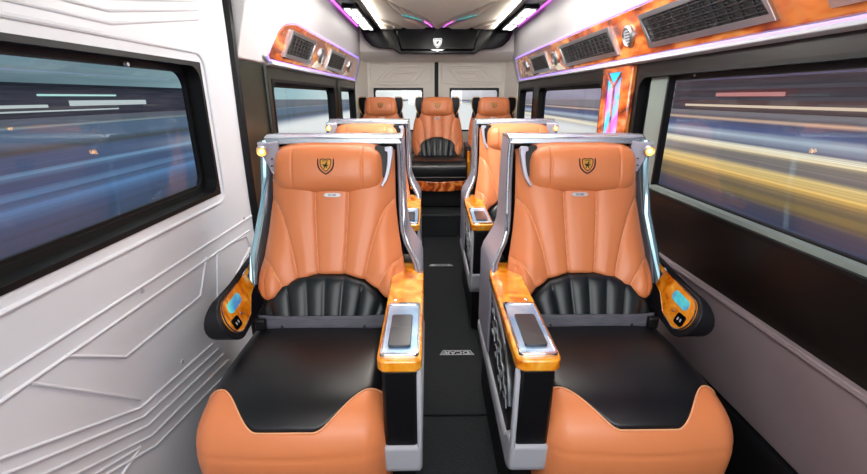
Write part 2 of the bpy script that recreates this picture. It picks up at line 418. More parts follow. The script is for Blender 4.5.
def captain_seat(s, loc, label):
    """s = +1 / -1 : outboard side (x sign). console stands on the other side"""
    root = empty('captain_seat', loc, label, 'seat')
    q = -s                                               # aisle side sign
    cushion(root, s*.008)
    bk, zb, sf = backrest(root, .135, .38, 1.10, .590, .668, WS, G1+POCK, xo=q*.018, lobe=.035)
    X, Y, Z = sf
    yat = lambda x, z: float(Y.ravel()[np.argmin((X.ravel()-x)**2+(Z.ravel()-z)**2)])
    name_tag(bk, q*.022, .93, yat(q*.004, .93)-.001)
    # stitched seams in paler thread beside each groove
    for pl in G1:
        pts = [(x, z) for x, z in pl if z < 1.0]
        MB().tube([(x+q*.018, yat(x, z)-.0005, z) for x, z in pts], .0017, 6).build('seam_piping', 'piping', bk)
    lumbar(root, .115, .38, .585, .50, .668, .225)
    hr, T = headrest(root, (q*.008, .290, 1.006), .191, .086, .074, math.radians(14))
    # shell -----------------------------------------------------------
    def fin(prof, th, sg):
        m = MB(); n = len(prof)
        vs = []
        for z, yf, yb, x in prof:
            vs += [(sg*x, yf, z), (sg*x, yb, z), (sg*(x-th), yb, z), (sg*(x-th), yf+.004, z)]
        fs = [(0, 1, 2, 3), tuple(4*(n-1)+i for i in (3, 2, 1, 0))]
        for i in range(n-1):
            for kk in range(4): a = 4*i+kk; b2 = 4*i+(kk+1) % 4; fs.append((a, b2, b2+4, a+4))
        return m.add(vs, fs)
    inner = [(1.115, .31, .46, .262), (1.05, .31, .46, .264), (.95, .295, .455, .266), (.85, .265, .45, .268), (.79, .245, .445, .272),
             (.75, .225, .44, .285), (.715, .20, .435, .306), (.69, .17, .43, .322), (.66, .135, .43, .331), (.56, .14, .43, .331), (.36, .15, .43, .331), (.34, .15, .43, .331)]
    fo = fin(inner, .022, q).build('shell', 'silver', root, bevel=.006)
    part(fo, 'silver side shell on the aisle side of the seat')
    outer = [(1.105, .31, .45, .222), (.98, .295, .45, .230), (.85, .26, .445, .244), (.72, .205, .44, .266), (.60, .17, .44, .28), (.40, .17, .44, .28)]
    fo2 = fin(outer, .014, s).build('shell', 'silver', root, bevel=.004)
    # bright edge strips along the front edges of the fins
    MB().tube([(s*(x-.002), yf-.006, z) for z, yf, yb, x in outer[:5]], .013, 8).build('edge_strip', 'bluechrome', fo2)
    MB().tube([(q*(x-.006), yf-.002, z) for z, yf, yb, x in inner[:9]], .0065, 8).build('edge_strip', 'softchrome', fo)
    x0, x1 = sorted((s*.222, q*.262))
    tb = MB().prism([(.30, 1.093), (.305, 1.115), (.33, 1.125), (.45, 1.12), (.46, 1.10), (.45, 1.085)], lambda p, z, t: (t, p, z), x0, x1).build('top_rail', 'softchrome', root, bevel=.004)
    part(tb, 'chrome top rail of the seat shell')
    MB().box(x0+.01, x1-.01, .40, .44, .12, 1.10).build('back_panel', 'blackp', root, bevel=.01)
    # aisle headrest blade
    bl = smooth_poly([(.205, 1.088), (.232, 1.084), (.226, 1.03), (.214, .985), (.194, .955)], 16)
    bi = smooth_poly([(.19, .965), (.203, .99), (.212, 1.03), (.214, 1.07), (.205, 1.075)], 16)
    wb = MB().prism(bl+bi, lambda p, z, t: (q*p, t+(z-1.02)*.2, z), .235, .26).build('headrest_wing', 'silver', root, bevel=.002)
    MB().prism([(.17, 1.09), (.216, 1.085), (.212, 1.03), (.2, .985), (.17, .96)], lambda p, z, t: (q*p, t+(z-1.02)*.2, z), .262, .30).build('wing_mount', 'blackp', wb)
    # outboard wing that carries the reading lamp
    tri = [(Vector((.170, .30, 1.105)), Vector((.170, .30, .965))), (Vector((.196, .285, 1.100)), Vector((.186, .295, .955))), (Vector((.232, .262, 1.104)), Vector((.212, .270, 1.040)))]
    m = MB(); vs = []
    for a, b3 in tri:
        for p in (a, b3):
            vs += [(s*p.x, p.y, p.z), (s*(p.x+.004), p.y+.022, p.z)]
    n = len(tri); fs = [(0, 1, 3, 2), tuple(4*(n-1)+i for i in (0, 2, 3, 1))]
    for i in range(n-1):
        o = 4*i; fs += [(o, o+2, o+6, o+4), (o+1, o+5, o+7, o+3), (o, o+4, o+5, o+1), (o+2, o+3, o+7, o+6)]
    wg = m.add(vs, fs).build('lamp_arm', 'silver', root, bevel=.005)
    lc = Vector((s*.212, .252, 1.076)); ld = Vector((-s*.25, -1, -.25)).normalized()
    rl = MB().lathe([(-.004, .018), (.007, .018), (.009, .015), (.005, .013)], lc, ld, 20).build('lamp_ring', 'satin', wg)
    part(MB().lathe([(.004, .008), (.0105, .0075), (.014, .004)], lc, ld, 16).build('bulb', 'amber', wg), 'glowing amber reading bulb')
    MB().lathe([(.002, .0145), (.006, .013)], lc, ld, 16).build('reflector', 'amber_soft', wg)
    for kk in range(4):
        MB().lathe([(0, .004), (.004, .003)], Vector((s*(.192+.003*(kk % 2)), .284, 1.045-.024*kk)), Vector((0, -1, 0)), 8).build('rivet', 'chrome', wg)
    # belt --------------------------------------------------------------
    def bf(u, v):
        x = u*.222; return (x, .055-.025*(1-u*u)+.012*v-.0*x, .515+.042*v+.004*math.cos(u*3))
    bt = MB().grid(bf, np.linspace(-1, 1, 30), np.linspace(0, 1, 5)).build('seat_belt', 'belt', root, recalc=False, solid=.003)
    MB().box(s*.190, s*.226, .035, .055, .508, .55).build('buckle', 'blackp', bt, bevel=.006)
    # pedestal -----------------------------------------------------------
    MB().box(-.20, .20, -.20, .36, .012, .40).build('pedestal', 'blackp', root, bevel=.02)
    # aisle console --------------------------------------------------------
    yf, yr = -.347, .20
    top = rrect(.226, .336, yf, .05, .022, 6)
    # wooden top: rounded front, runs back narrowing under the shell
    poly = [p for p in rrect(.226, .336, yf, yf+.2, .024, 6)]
    fr = [(.336, .14), (.318, .23), (.245, .23), (.226, .14)]
    low = [p for p in poly if p[1] < yf+.1]                 # front rounded corners (right last)
    lowL = [p for p in low if p[0] < .281][::1]; lowR = [p for p in low if p[0] >= .281]
    outl = fr+lowL+lowR
    zt = lambda y: .655+.02*max(0, (y-yf)/(yr-yf))**1.5
    ct = MB().prism(outl, lambda p, y, t: (q*p, y, zt(y)-t), 0, .034).build('armrest_top', 'wood', root, bevel=.006)
    part(ct, 'amber burl wood top of the aisle armrest')
    tr_o = rrect(.233, .329, -.333, -.075, .012, 4); tr_i = rrect(.239, .323, -.324, -.086, .010, 4)
    fr_ = ring(tr_o, tr_i, lambda p, y, t: (q*p, y, zt(y)+t), -.002, .009).build('tray_frame', 'chrome', ct, bevel=.0015)
    MB().prism(tr_i, lambda p, y, t: (q*p, y, zt(y)+t), -.001, .0055).build('tray', 'tray', ct)
    ph = MB().prism(rrect(.251, .308, -.300, -.150, .008, 4), lambda p, y, t: (q*p, y, zt(y)+t), .0055, .013).build('charging_pad', 'phone', ct, bevel=.002)
    part(ph, 'black phone-shaped charging pad')
    MB().lathe([(0, .007), (.004, .007), (.005, .005)], (q*.25, -.05, zt(-.05)), (0, 0, 1), 16).build('button', 'chrome', ct)
    bd = MB().prism([(yf+.022, .34), (yf+.012, .50), (yf+.012, .622), (.42, .64), (.42, .31), (yf+.05, .31)], lambda y, z, t: (q*t, y, z), .236, .324).build('console_body', 'blackp', root, bevel=.01)
    cr = MB().prism([(yf+.010, .385), (yf+.016, .30), (yf+.05, .265), (.43, .285), (.43, .335), (yf+.12, .335), (yf+.07, .385)], lambda y, z, t: (q*t, y, z), .232, .334).build('console_cradle', 'grey', root, bevel=.012, seg=3)
    part(cr, 'light grey moulded cradle of the aisle console')
    st = MB().prism([(yf+.012, .375), (yf+.012, .60), (yf+.024, .62), (yf+.030, .60), (yf+.032, .375)], lambda y, z, t: (q*t, y, z), .322, .3345).build('edge_strip', 'grey', cr, bevel=.003)
    MB().box(q*.245, q*.312, yf+.10, .40, .012, .30).build('console_plinth', 'blackp', root, bevel=.01)
    # silver swirl ornament on the aisle side
    sw = MB(); xs = q*.326
    sw.tube([(xs, y, z) for y, z in smooth_poly([(.14, .655-.045), (.02, .60), (-.10, .575), (-.20, .52), (-.25, .44)], 20)], [.001]+[.006]*18+[.001]*2 if False else .0045, 6, flat=1)
    for (ya, za) in ((.08, .56), (0, .53), (-.07, .50), (-.13, .46), (-.18, .42), (.06, .49), (-.02, .45), (-.09, .41)):
        sw.tube([(xs, y, z) for y, z in smooth_poly([(ya+.03, za+.02), (ya, za+.022), (ya-.015, za), (ya+.005, za-.016), (ya+.028, za-.008)], 10)], .0028, 6)
        sw.tube([(xs, y, z) for y, z in smooth_poly([(ya-.015, za), (ya-.03, za-.02), (ya-.02, za-.04)], 6)], .0024, 6)
    part(sw.build('side_ornament', 'satin', bd), 'silver scrollwork on the console side')
    MB().prism(smooth_poly([(.10, .615), (-.02, .60), (-.10, .585), (-.14, .565), (-.05, .575), (.08, .59)], 24), lambda y, z, t: (q*t, y, z), .324, .328).build('side_lamp', 'grey', bd)
    # outboard armrest ------------------------------------------------------
    # stadium outline in (y,z); inner face leans outwards towards the top
    nose = []
    for kk in range(13):
        a = math.radians(90+180*kk/12); nose.append((-.02+.068*math.cos(a), .592+.068*math.sin(a)))
    outl = [(.25, .70)]+nose+[(.20, .55)]
    def pod(y, z, t):       # t 0 inner ..1 outer
        xi = .226+.072*max(0, min(1, (z-.51)/.17)); xo = .322-.02*abs((z-.59)/.08)**2
        return (s*lerp(xi, xo, t), y, z)
    pd = MB().prism(outl, pod, 0, 1).build('armrest_pod', 'padblack', root, bevel=.016, seg=4)
    def plate(y, z, t):
        x, yy, zz = pod(y, z, 0); nrm = Vector((-s*.894, 0, .447)); return (x+nrm.x*t, yy, zz+nrm.z*t)
    nose2 = []
    for kk in range(13):
        a = math.radians(90+180*kk/12); nose2.append((-.016+.054*math.cos(a), .597+.054*math.sin(a)))
    pl_o = [(.24, .688), (.10, .664)]+nose2+[(.06, .558), (.12, .60), (.24, .64)]
    wp = MB().prism(pl_o, plate, -.003, .005).build('armrest_veneer', 'wood', pd, bevel=.0015)
    part(wp, 'amber burl wood control panel of the outboard armrest')
    ring(pl_o, [(lerp(y, .02, .03), lerp(z, .60, .05)) for y, z in pl_o], plate, .003, .0066).build('chrome_outline', 'chrome', wp)
    dsp = [(y, z+(y-.0)*.10) for y, z in rrect(-.03, .060, .606, .637, .015, 4)]
    part(MB().prism(dsp, plate, .005, .0075).build('control_display', 'cyan', wp), 'cyan lit control display')
    soc = rrect(-.05, -.008, .560, .594, .008, 3)
    so = MB().prism(soc, plate, .005, .009).build('socket', 'gloss', wp, bevel=.001)
    for dy in (-.036, -.022): MB().prism(rrect(dy-.003, dy+.003, .572, .581, .001, 1), plate, .009, .0095).build('socket_slot', 'matprint', so)
    MB().lathe([(0, .005), (.003, .004)], plate(.018, .585, .005), (-s*.894, 0, .447), 12).build('button', 'chrome', wp)
    MB().box(s*.205, s*.30, .16, .36, .35, .60).build('armrest_bracket', 'blackp', pd, bevel=.01)
    return root

LAB = {
 'fl': 'orange and black captain seat in the front row, beside the white ribbed wall',
 'fr': 'orange and black captain seat in the front row, beside the dark wall panel',
 'ml': 'orange captain seat mostly hidden behind the front left seat',
 'mr': 'orange captain seat behind the front right seat, its aisle side in view'}
sl = captain_seat(-1, (-.45, 1.2, 0), LAB['fl'])
sr = captain_seat(+1, (.45, 1.2, 0), LAB['fr'])
for src, x, lb in ((sl, -.475, 'ml'), (sr, .452, 'mr')):
    c = copy_tree(src); c.location = (x, 2.32, 0); c['label'] = LAB[lb]
for o in COL.objects:
    if o.name.startswith('captain_seat'): o['group'] = 'captain seats with aisle consoles'

# rear row -----------------------------------------------------------------
WR = [(.44, .25), (.50, .262), (.58, .268), (.66, .262), (.76, .25), (.86, .225), (.95, .19), (1.1, .15)]
G3 = mirror_pl([smooth_poly([(.05, .93), (.05, .80), (.045, .64)], 18),
                smooth_poly([(.20, .86), (.165, .80), (.145, .72), (.135, .60)], 20),
                smooth_poly([(.25, .62), (.225, .61), (.20, .56), (.19, .49)], 16)])
def bench_seat(loc, label):
    root = empty('rear_seat', loc, label, 'seat', 'three seats of the rear row')
    bk, zb, sf = backrest(root, .02, .28, .93, .455, .64, WR, G3, nu=70, nv=64, lobe=.02)
    lumbar(root, .01, .28, .455, .44, .645, .235)
    X, Y, Z = sf; yat = lambda x, z: float(Y.ravel()[np.argmin((X.ravel()-x)**2+(Z.ravel()-z)**2)])
    name_tag(bk, 0, .83, yat(0, .83)-.001, .032, .008)
    headrest(root, (0, .075, .945), .168, .095, .06, math.radians(8), scale_e=1.0)
    for sg in (-1, 1):
        pts = smooth_poly([(.15, 1.035), (.215, 1.03), (.228, .985), (.222, .93), (.196, .868), (.178, .885), (.165, .95), (.15, 1.0)], 40)
        w = MB().prism(pts, lambda p, z, t: (sg*p, t, z), .055, .115).build('headrest_wing', 'gloss', root, bevel=.01, seg=3)
        MB().tube([(sg*x, .053, z) for x, z in smooth_poly([(.15, 1.04), (.216, 1.035), (.228, .985), (.222, .93), (.197, .868)], 16)], .004, 6).build('wing_rim', 'gold', w)
    prof = smooth_poly([(.10, .45), (-.2, .462), (-.42, .468), (-.495, .455), (-.53, .42), (-.535, .36), (-.53, .30)], 30)+[(-.1, .29), (.10, .29)]
    part(MB().prism(prof, lambda y, z, t: (t, y, z), -.272, .272).build('seat_cushion', 'black_leather', root, bevel=.025, seg=4, angle=50), 'black leather bench cushion')
    ws = smooth_poly([(-.27, .283), (-.1, .275), (0, .27), (.1, .275), (.27, .283)], 16)
    MB().prism(ws+[(.27, .200), (.12, .182), (0, .178), (-.12, .182), (-.27, .200)], lambda x, z, t: (x, t, z), -.53, -.50).build('wood_apron', 'redwood', root, bevel=.004)
    MB().box(-.25, .25, -.47, .12, .012, .30).build('seat_base', 'blackp', root, bevel=.01)
    MB().box(-.22, .22, .0+.06, .12, .30, .90).build('back_panel', 'blackp', root, bevel=.02)
    return root
r1 = bench_seat((0, 4.49, .21), 'orange rear seat in the centre of the back row, facing down the aisle')
r2 = copy_tree(r1); r2.location = (-.585, 4.49, .21); r2['label'] = 'orange rear seat in the left corner of the back row, only its top showing'
r3 = copy_tree(r1); r3.location = (.585, 4.49, .21); r3['label'] = 'orange rear seat in the right corner of the back row, only its top showing'

def fold_arm(x, label):
    r = empty('folding_armrest', (x, 4.4, .21), label, 'armrest', 'folding armrests beside the centre rear seat')
    a = MB().prism([(-.30, .52), (-.32, .55), (-.30, .585), (.06, .60), (.08, .56), (.05, .52)], lambda y, z, t: (t, y, z), -.022, .022).build('arm_pad', 'padblack', r, bevel=.01)
    MB().lathe([(-.03, .022), (.03, .022)], (0, -.02, .55), (1, 0, 0), 16).build('hinge', 'satin', r)
    MB().box(-.016, .016, -.345, -.32, .29, .55).build('wood_strip', 'wood', r, bevel=.004)
    MB().box(-.018, .018, -.32, .05, .012, .53).build('arm_support', 'blackp', r, bevel=.004)
    return r
fold_arm(-.293, 'black folding armrest with wood front left of the centre rear seat')
fold_arm(.293, 'black folding armrest with wood front right of the centre rear seat')

# ------------------------------------------------------------------ room shell
Y0, YR = -.7, 5.1
struct(MB().box(-.95, .95, Y0, YR, -.03, 0).build('floor', 'carpet'))
st_ = struct(MB().box(-.89, .89, 3.76, YR-.002, .0005, .21).build('trim_1', 'carpet', bevel=.004))
struct(MB().box(-.30, .30, 3.752, 3.775, .205, .214).build('trim_2', 'satin'))
# ceiling
struct(MB().box(-.95, .95, Y0, YR, 1.93, 1.96).build('ceiling', 'cream'))

# left: front white door panel with an opening for window_1
XL = -.89
OP = dict(y0=.30, y1=1.578, z0=.905, z1=1.36)
def wall_with_holes(name, x0, x1, ya, yb, za, zb, holes, m):
    """boxes round rectangular holes, as one mesh"""
    b = MB(); ys = sorted(set([ya, yb]+[h[0] for h in holes]+[h[1] for h in holes]))
    for a, c in zip(ys[:-1], ys[1:]):
        hs = [h for h in holes if h[0] <= a+1e-6 and h[1] >= c-1e-6]
        if hs: h = hs[0]; b.box(x0, x1, a, c, za, h[2]); b.box(x0, x1, a, c, h[3], zb)
        else: b.box(x0, x1, a, c, za, zb)
    return struct(b.build(name, m, smooth=False))
wl = wall_with_holes('wall_left', XL, XL-.06, Y0, 1.835, 0, 1.93, [(.30, 1.578, .905, 1.36)], 'white')

# raised ribs pressed into the panel, given in wall coordinates (y, z)
def unpx(px, py, xw=XL):
    xc, yc = px-433.5, 237-py; yaw = math.atan(5.5/442)
    fwd = FPX*math.cos(PITCH)+yc*math.sin(PITCH); up = yc*math.cos(PITCH)-FPX*math.sin(PITCH)
    X = xc*math.cos(yaw)+fwd*math.sin(yaw); F = -xc*math.sin(yaw)+fwd*math.cos(yaw)
    k = (xw-CX)/X; return (F*k, CZ+up*k)
ribs = MB()
def rib(pts, r=.0042):
    P = [unpx(*p) for p in pts]; out = []
    P = [p for p in P]
    ribs.tube([(XL+.001, y, z) for y, z in P], r, 8, up=(1, 0, 0))
RIB = [
 [(-60, 413), (0, 376), (120, 300), (251, 216)], [(-60, 438), (0, 402), (120, 319), (248, 231)],
 [(65, 356), (125, 357), (200, 296), (206, 257)], [(30, 383), (140, 399.5)],
 [(-40, 474), (0, 459), (140, 408), (212, 344)], [(-20, 484), (20, 468), (143, 417), (218, 349)], [(0, 492), (50, 471), (147, 426), (223, 354)],
 [(30, 492), (75, 474), (151, 436), (228, 360)], [(70, 492), (100, 478), (155, 446), (222, 378)],
 [(217, 252), (217, 297)], [(250, 247), (236, 274)], [(254, 252), (240, 281)], [(257, 262), (246, 285)], [(230, 243), (246, 236), (250, 247)],
 [(105, 500), (140, 447)], [(85, 480), (140, 447)],
 [(-90, -22), (8, 0), (111, 23.5), (198, 19)], [(0, -16), (66, 0), (108, 10.5), (197, 9.7)], [(40, -20), (100, -2), (195, 1)], [(60, -30), (105, -14), (194, -9)],
]
for r_ in RIB: rib(r_)
fr1 = rrect(.26, 1.612, .870, 1.395, .05, 8)
ribs.tube([(XL+.001, y, z) for y, z in fr1], .006, 8, closed=True, up=(1, 0, 0))
part(ribs.build('panel_ribs', 'white', wl), 'raised ribs pressed into the white panel')
for (px, py) in ((142, 291), (182, 362), (247, 268), (244, 218), (243, 148)):
    y, z = unpx(px, py); MB().lathe([(0, .007), (.003, .006)], (XL, y, z), (1, 0, 0), 12).build('clip', 'grey', wl)

def window(idx, side, ya, yb, za, zb, m='rubber', fw=.03, depth=.055, r=.05, lab=None, mid=None):
    """rounded black frame set in the wall; glass at its outer face"""
    X = (-.89 if side < 0 else .89); sg = -1 if side < 0 else 1
    o = rrect(ya-.004, yb+.004, za-.004, zb+.004, .004, 8); i = rrect(ya+fw*.35, yb-fw*.35, za+fw*.35, zb-fw*.35, r, 8)
    fn = lambda y, z, t: (X+sg*t, y, z)
    f = ring(o, i, fn, -.003, depth).build('window_%d' % idx, m); struct(f)
    i2 = rrect(ya+fw, yb-fw, za+fw, zb-fw, r, 8)
    ring(i, i2, fn, depth-.014, depth+.002).build('gasket', 'rubber', f)
    g = MB().prism(rrect(ya+.006, yb-.006, za+.006, zb-.006, r, 8), fn, depth-.006, depth-.001).build('pane', 'glass', f)
    if lab: f['label'] = lab
    return f
w1 = window(1, -1, .30, 1.578, .905, 1.36)
MB().box(-.945, -.935, .3, 1.57, .905, .945).build('sill', 'rubber', w1)
for yy in (1.30,): MB().lathe([(0, .008), (.008, .006)], (-.925, 1.25, 1.335), (1, 0, 0), 10).build('latch', 'satin', w1)

# rubber seam between door panel and body
def seam(idx, x, y, z0, z1, w=.022):
    pts = smooth_poly([(x, y+.015, z1), (x, y, z1*.75), (x, y-.01, (z0+z1)*.5), (x, y, z0+.2), (x, y+.02, z0)], 24)
    return struct(MB().tube(pts, w, 8, flat=.9, up=(0, 1, 0)).build('trim_%d' % idx, 'rubber'))
seam(3, -.888, 1.855, 0.0, 1.93)

# left body side, dark olive
lw = wall_with_holes('wall_left_rear', XL, XL-.06, 1.835, YR, 0, 1.40, [(2.28, 3.78, .88, 1.335), (4.05, 4.80, .88, 1.335)], 'olive')
window(2, -1, 2.28, 3.78, .88, 1.335, 'rubber', fw=.035)
window(3, -1, 4.05, 4.80, .88, 1.335, 'rubber', fw=.035)
# vertical moulding lines on the dark pillar
for yy, mm in ((2.20, 'olive'), (3.92, 'olive')):
    struct(MB().tube([(XL+.004, yy, .6), (XL+.004, yy-.01, 1.39)], .012, 8, up=(1, 0, 0)).build('trim_%d' % (4 if yy < 3 else 5), mm))
# upper white side panels (lean inwards)
def side_upper(name, sg, ya, yb):
    poly = [(.895, 1.395), (.872, 1.405), (.868, 1.43), (.812, 1.62), (.800, 1.78), (.795, 1.93), (.95, 1.93), (.95, 1.40)]
    return struct(MB().prism(poly, lambda x, z, t: (sg*x, t, z), ya, yb).build(name, 'sidewhite', bevel=.004))
side_upper('wall_left_upper', -1, 1.87, 4.86)
side_upper('wall_right_upper', 1, Y0, 4.86)

# right wall
wr = wall_with_holes('wall_right', .89, .95, Y0, YR, .0, 1.40, [(.20, 2.08, .85, 1.345), (2.50, 3.95, .88, 1.335), (4.15, 4.75, .88, 1.335)], 'darkpanel')
window(4, 1, .20, 2.08, .85, 1.345, 'rubber', fw=.03, r=.06)
window(5, 1, 2.50, 3.95, .88, 1.335, 'rubber', fw=.035)
window(6, 1, 4.15, 4.75, .88, 1.335, 'rubber', fw=.035)
w4 = bpy.data.objects['window_4']
part(MB().box(.915, .94, 1.875, 2.02, .87, 1.335).build('window_post', 'greygreen', w4, bevel=.004), 'grey post at the rear edge of the window')
MB().box(.913, .942, 1.862, 1.875, .87, 1.335).build('gasket', 'rubber', w4)
part(MB().box(.90, .942, .21, 1.862, .853, .875).build('sill', 'greygreen', w4), 'grey-green sill strip under the pane')
MB().lathe([(0, .008), (.008, .006)], (.938, 1.72, 1.33), (-1, 0, 0), 10).build('latch', 'satin', w4)
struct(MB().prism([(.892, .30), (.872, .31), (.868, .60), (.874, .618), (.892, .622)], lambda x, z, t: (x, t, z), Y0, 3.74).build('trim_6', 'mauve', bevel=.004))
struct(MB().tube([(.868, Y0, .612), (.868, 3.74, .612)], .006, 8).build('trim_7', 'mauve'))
struct(MB().prism([(.892, .002), (.845, .002), (.845, .27), (.86, .30), (.892, .30)], lambda x, z, t: (x, t, z), Y0, 3.74).build('trim_8', 'blackp'))

# rear: header, two doors with pressed pattern, windows, centre seam
struct(MB().prism([(4.78, 1.93), (4.78, 1.70), (4.86, 1.64), (4.98, 1.62), (5.10, 1.62), (5.10, 1.93)], lambda y, z, t: (t, y, z), -.89, .89).build('trim_9', 'cream', bevel=.01))
for k, sg in enumerate((-1, 1)):
    # corner posts
    struct(MB().prism([(.89, 4.84), (.875, 4.84), (.80, 5.04), (.78, 5.10), (.89, 5.10)], lambda x, y, t: (sg*x, y, t), .2105, 1.64).build('trim_%d' % (10+k), 'cream', bevel=.01))
def rear_door(idx, sg):
    xi, xo = .02, .80
    wx0, wx1, wz0, wz1 = .155, .715, .87, 1.345
    b = MB()
    for (a, c, d, e) in ((xi, wx0, .21, 1.63), (wx1, xo, .21, 1.63), (wx0, wx1, .21, wz0), (wx0, wx1, wz1, 1.63)):
        b.box(sg*a, sg*c, YR, YR+.05, d, e)
    o = struct(b.build('door_%d' % idx, 'cream', smooth=False))
    r = MB(); yy = YR-.001
    for pts in ([(.06, 1.60), (.74, 1.60), (.76, 1.41), (.62, 1.385), (.22, 1.385), (.06, 1.41), (.06, 1.60)],
                [(.12, 1.57), (.52, 1.57), (.68, 1.43)], [(.17, 1.545), (.50, 1.545), (.62, 1.44)], [(.22, 1.52), (.47, 1.52), (.55, 1.45)], [(.12, 1.57), (.26, 1.41), (.66, 1.41)],
                [(.27, 1.495), (.44, 1.495), (.48, 1.46)], [(.22, 1.52), (.30, 1.44), (.55, 1.44)], [(.745, .9), (.745, 1.36)]):
        r.tube([(sg*x, yy, z) for x, z in pts], .009, 6, up=(0, 1, 0))
    for kk in range(9):
        x = .08+.085*kk; r.tube([(sg*x, yy, .30), (sg*x, yy, .84)], .006, 6, up=(0, 1, 0))
    r.build('door_ribs', 'cream', o)
    fn = lambda x, z, t: (sg*x, YR+t, z)
    oo = rrect(wx0-.004, wx1+.004, wz0-.004, wz1+.004, .004, 8); ii = rrect(wx0+.012, wx1-.012, wz0+.012, wz1-.012, .04, 8)
    f = struct(ring(oo, ii, fn, -.004, .045).build('window_%d' % (7+(idx-1)), 'rubber'))
    MB().prism(rrect(wx0+.004, wx1-.004, wz0+.004, wz1-.004, .04, 8), fn, .036, .042).build('pane', 'glass', f)
    MB().box(sg*wx0, sg*wx1, YR-.02, YR-.004, wz1-.022, wz1+.004).build('blind', 'blackp', f)
    return o
rear_door(1, -1); rear_door(2, 1)
struct(MB().box(-.022, .022, YR-.012, YR+.05, .21, 1.62).build('trim_12', 'rubber'))

# ------------------------------------------------------------------ overhead air panels
def pane_fn(sg):
    # panel plane from (x .868,z 1.425) to (.812,1.62)
    A = Vector((.868, 1.428)); B = Vector((.812, 1.625)); d = (B-A); L = d.length; d.normalize(); n = Vector((-d.y, d.x))
    if n.x > 0: n = -n
    def fn(y, s, t):   # s 0..L up the slope, t towards the cabin
        p = A+d*s+n*t; return (sg*p.x, y, p.y)
    return fn, L, Vector((sg*n.x, 0, n.y)), Vector((sg*d.x, 0, d.y))
def air_panel(sg, ya, yb, label, grilles, vents, slant):
    fn, L, nrm, up = pane_fn(sg)
    root = empty('air_panel', (sg*.85, (ya+yb)/2, 1.5), label, 'air vent panel', 'wooden overhead air panels')
    ox, oy, oz = root.location
    f = lambda y, s, t: (lambda p: (p[0]-ox, p[1]-oy, p[2]-oz))(fn(y, s, t))
    if slant: poly = smooth_poly([(ya, .02), (ya+.05, .10), (ya+.16, .17), (ya+.32, L-.005)], 24)+[(yb-.04, L-.005), (yb, L-.04), (yb, .03), (yb-.03, .0), (ya+.03, .0)]
    else: poly = rrect(ya, yb, 0, L-.005, .03, 4)
    cy, cs = (ya+yb)/2, L/2
    grow = lambda k: [(y+(k if y > cy else -k)*1.0, s+(k if s > cs else -k)) for y, s in poly]
    MB().prism(grow(.014), f, -.01, .018).build('surround', 'white', root, bevel=.004)
    w = MB().prism(poly, f, .0, .026).build('veneer', 'redwood', root, bevel=.006)
    MB().tube([f(y, s, .022) for y, s in grow(.007)], .0042, 6, closed=True).build('light_strip', 'violet', root)
    # cream lightning inlay
    def grille(y0, y1):
        sl = .035
        o = [(y0-sl, .025), (y1-sl, .025), (y1+sl, .165), (y0+sl, .165)]
        i = [(y0-sl+.022, .045), (y1-sl-.02, .045), (y1+sl-.022, .145), (y0+sl+.02, .145)]
        g = ring(o, i, f, .024, .038).build('grille', 'satin', root, bevel=.003)
        part(g, 'slatted air outlet with a silver frame')
        MB().prism(i, f, .024, .028).build('grille_back', 'grille', g)
        sm = MB(); n = 5
        for r_ in range(n):
            s = .055+.02*r_; off = lerp(-sl, sl, (s-.025)/.14)
            sm.prism([(y0+off+.02, s-.002), (y1+off-.02, s-.002), (y1+off-.02, s+.002), (y0+off+.02, s+.002)], f, .028, .035)
        m_ = max(4, int((y1-y0)/.055))
        for c in range(1, m_):
            yc = lerp(y0, y1, c/m_); sm.prism([(yc-sl*.7-.0015, .047), (yc-sl*.7+.0015, .047), (yc+sl*.7+.0015, .143), (yc+sl*.7-.0015, .143)], f, .028, .033)
        tb = sm
        for r_ in range(4):
            for c in range(m_-1):
                yc = lerp(y0, y1, (c+.7)/m_)+lerp(-sl, sl, (r_+.7)/5)*.7; s = .065+.02*r_
                tb.prism([(yc-.008, s-.003), (yc+.008, s-.001), (yc+.010, s+.004), (yc-.006, s+.002)], f, .033, .037)
        tb.build('slats', 'slat', g)
    for a, b in grilles: grille(a, b)
    for yv in vents:
        c = Vector(f(yv, .095, .024))
        v = MB().lathe([(0, .048), (.012, .047), (.018, .040), (.012, .034), (.006, .033)], c, nrm, 28).build('round_vent', 'satin', root)
        MB().lathe([(.002, .034), (.008, .033)], c, nrm, 24).build('vent_core', 'grille', v)
        vb = MB()
        for k in range(-2, 3):
            hw = math.sqrt(max(0, .031**2-(k*.012)**2))
            vb.prism([(yv-hw, .095+k*.012-.003), (yv+hw, .095+k*.012-.003), (yv+hw, .095+k*.012+.003), (yv-hw, .095+k*.012+.003)], f, .030, .040)
        vb.build('vent_blades', 'grey', v)
    for a, b in zip(vents[:-1], vents[1:]) if len(vents) > 1 else []:
        pass
    for yv in vents[:2] if sg < 0 else vents[1:]:
        poly_ = [(yv-.18, .012), (yv-.02, .012), (yv+.06, .035), (yv+.10, .06), (yv+.0, .045), (yv-.06, .06), (yv-.12, .03)]
        MB().prism(poly_, f, .0255, .0275).build('inlay', 'creamleather', w)
    return root
air_panel(-1, 2.14, 4.58, 'short wooden overhead air panel with violet outline above the left rear windows',
          [(2.36, 2.84), (3.28, 3.86)], [3.06, 4.12], True)
air_panel(1, -.3, 4.58, 'long wooden overhead air panel running above the right-hand windows',
          [(.55, 1.10), (1.26, 1.93), (2.24, 3.06), (3.42, 3.94)], [2.08, 3.24, 4.16], False)
struct(MB().prism([(.89, 1.395), (.848, 1.40), (.846, 1.42), (.868, 1.425), (.89, 1.43)], lambda x, z, t: (x, t, z), Y0, 4.7).build('trim_13', 'white', bevel=.003))
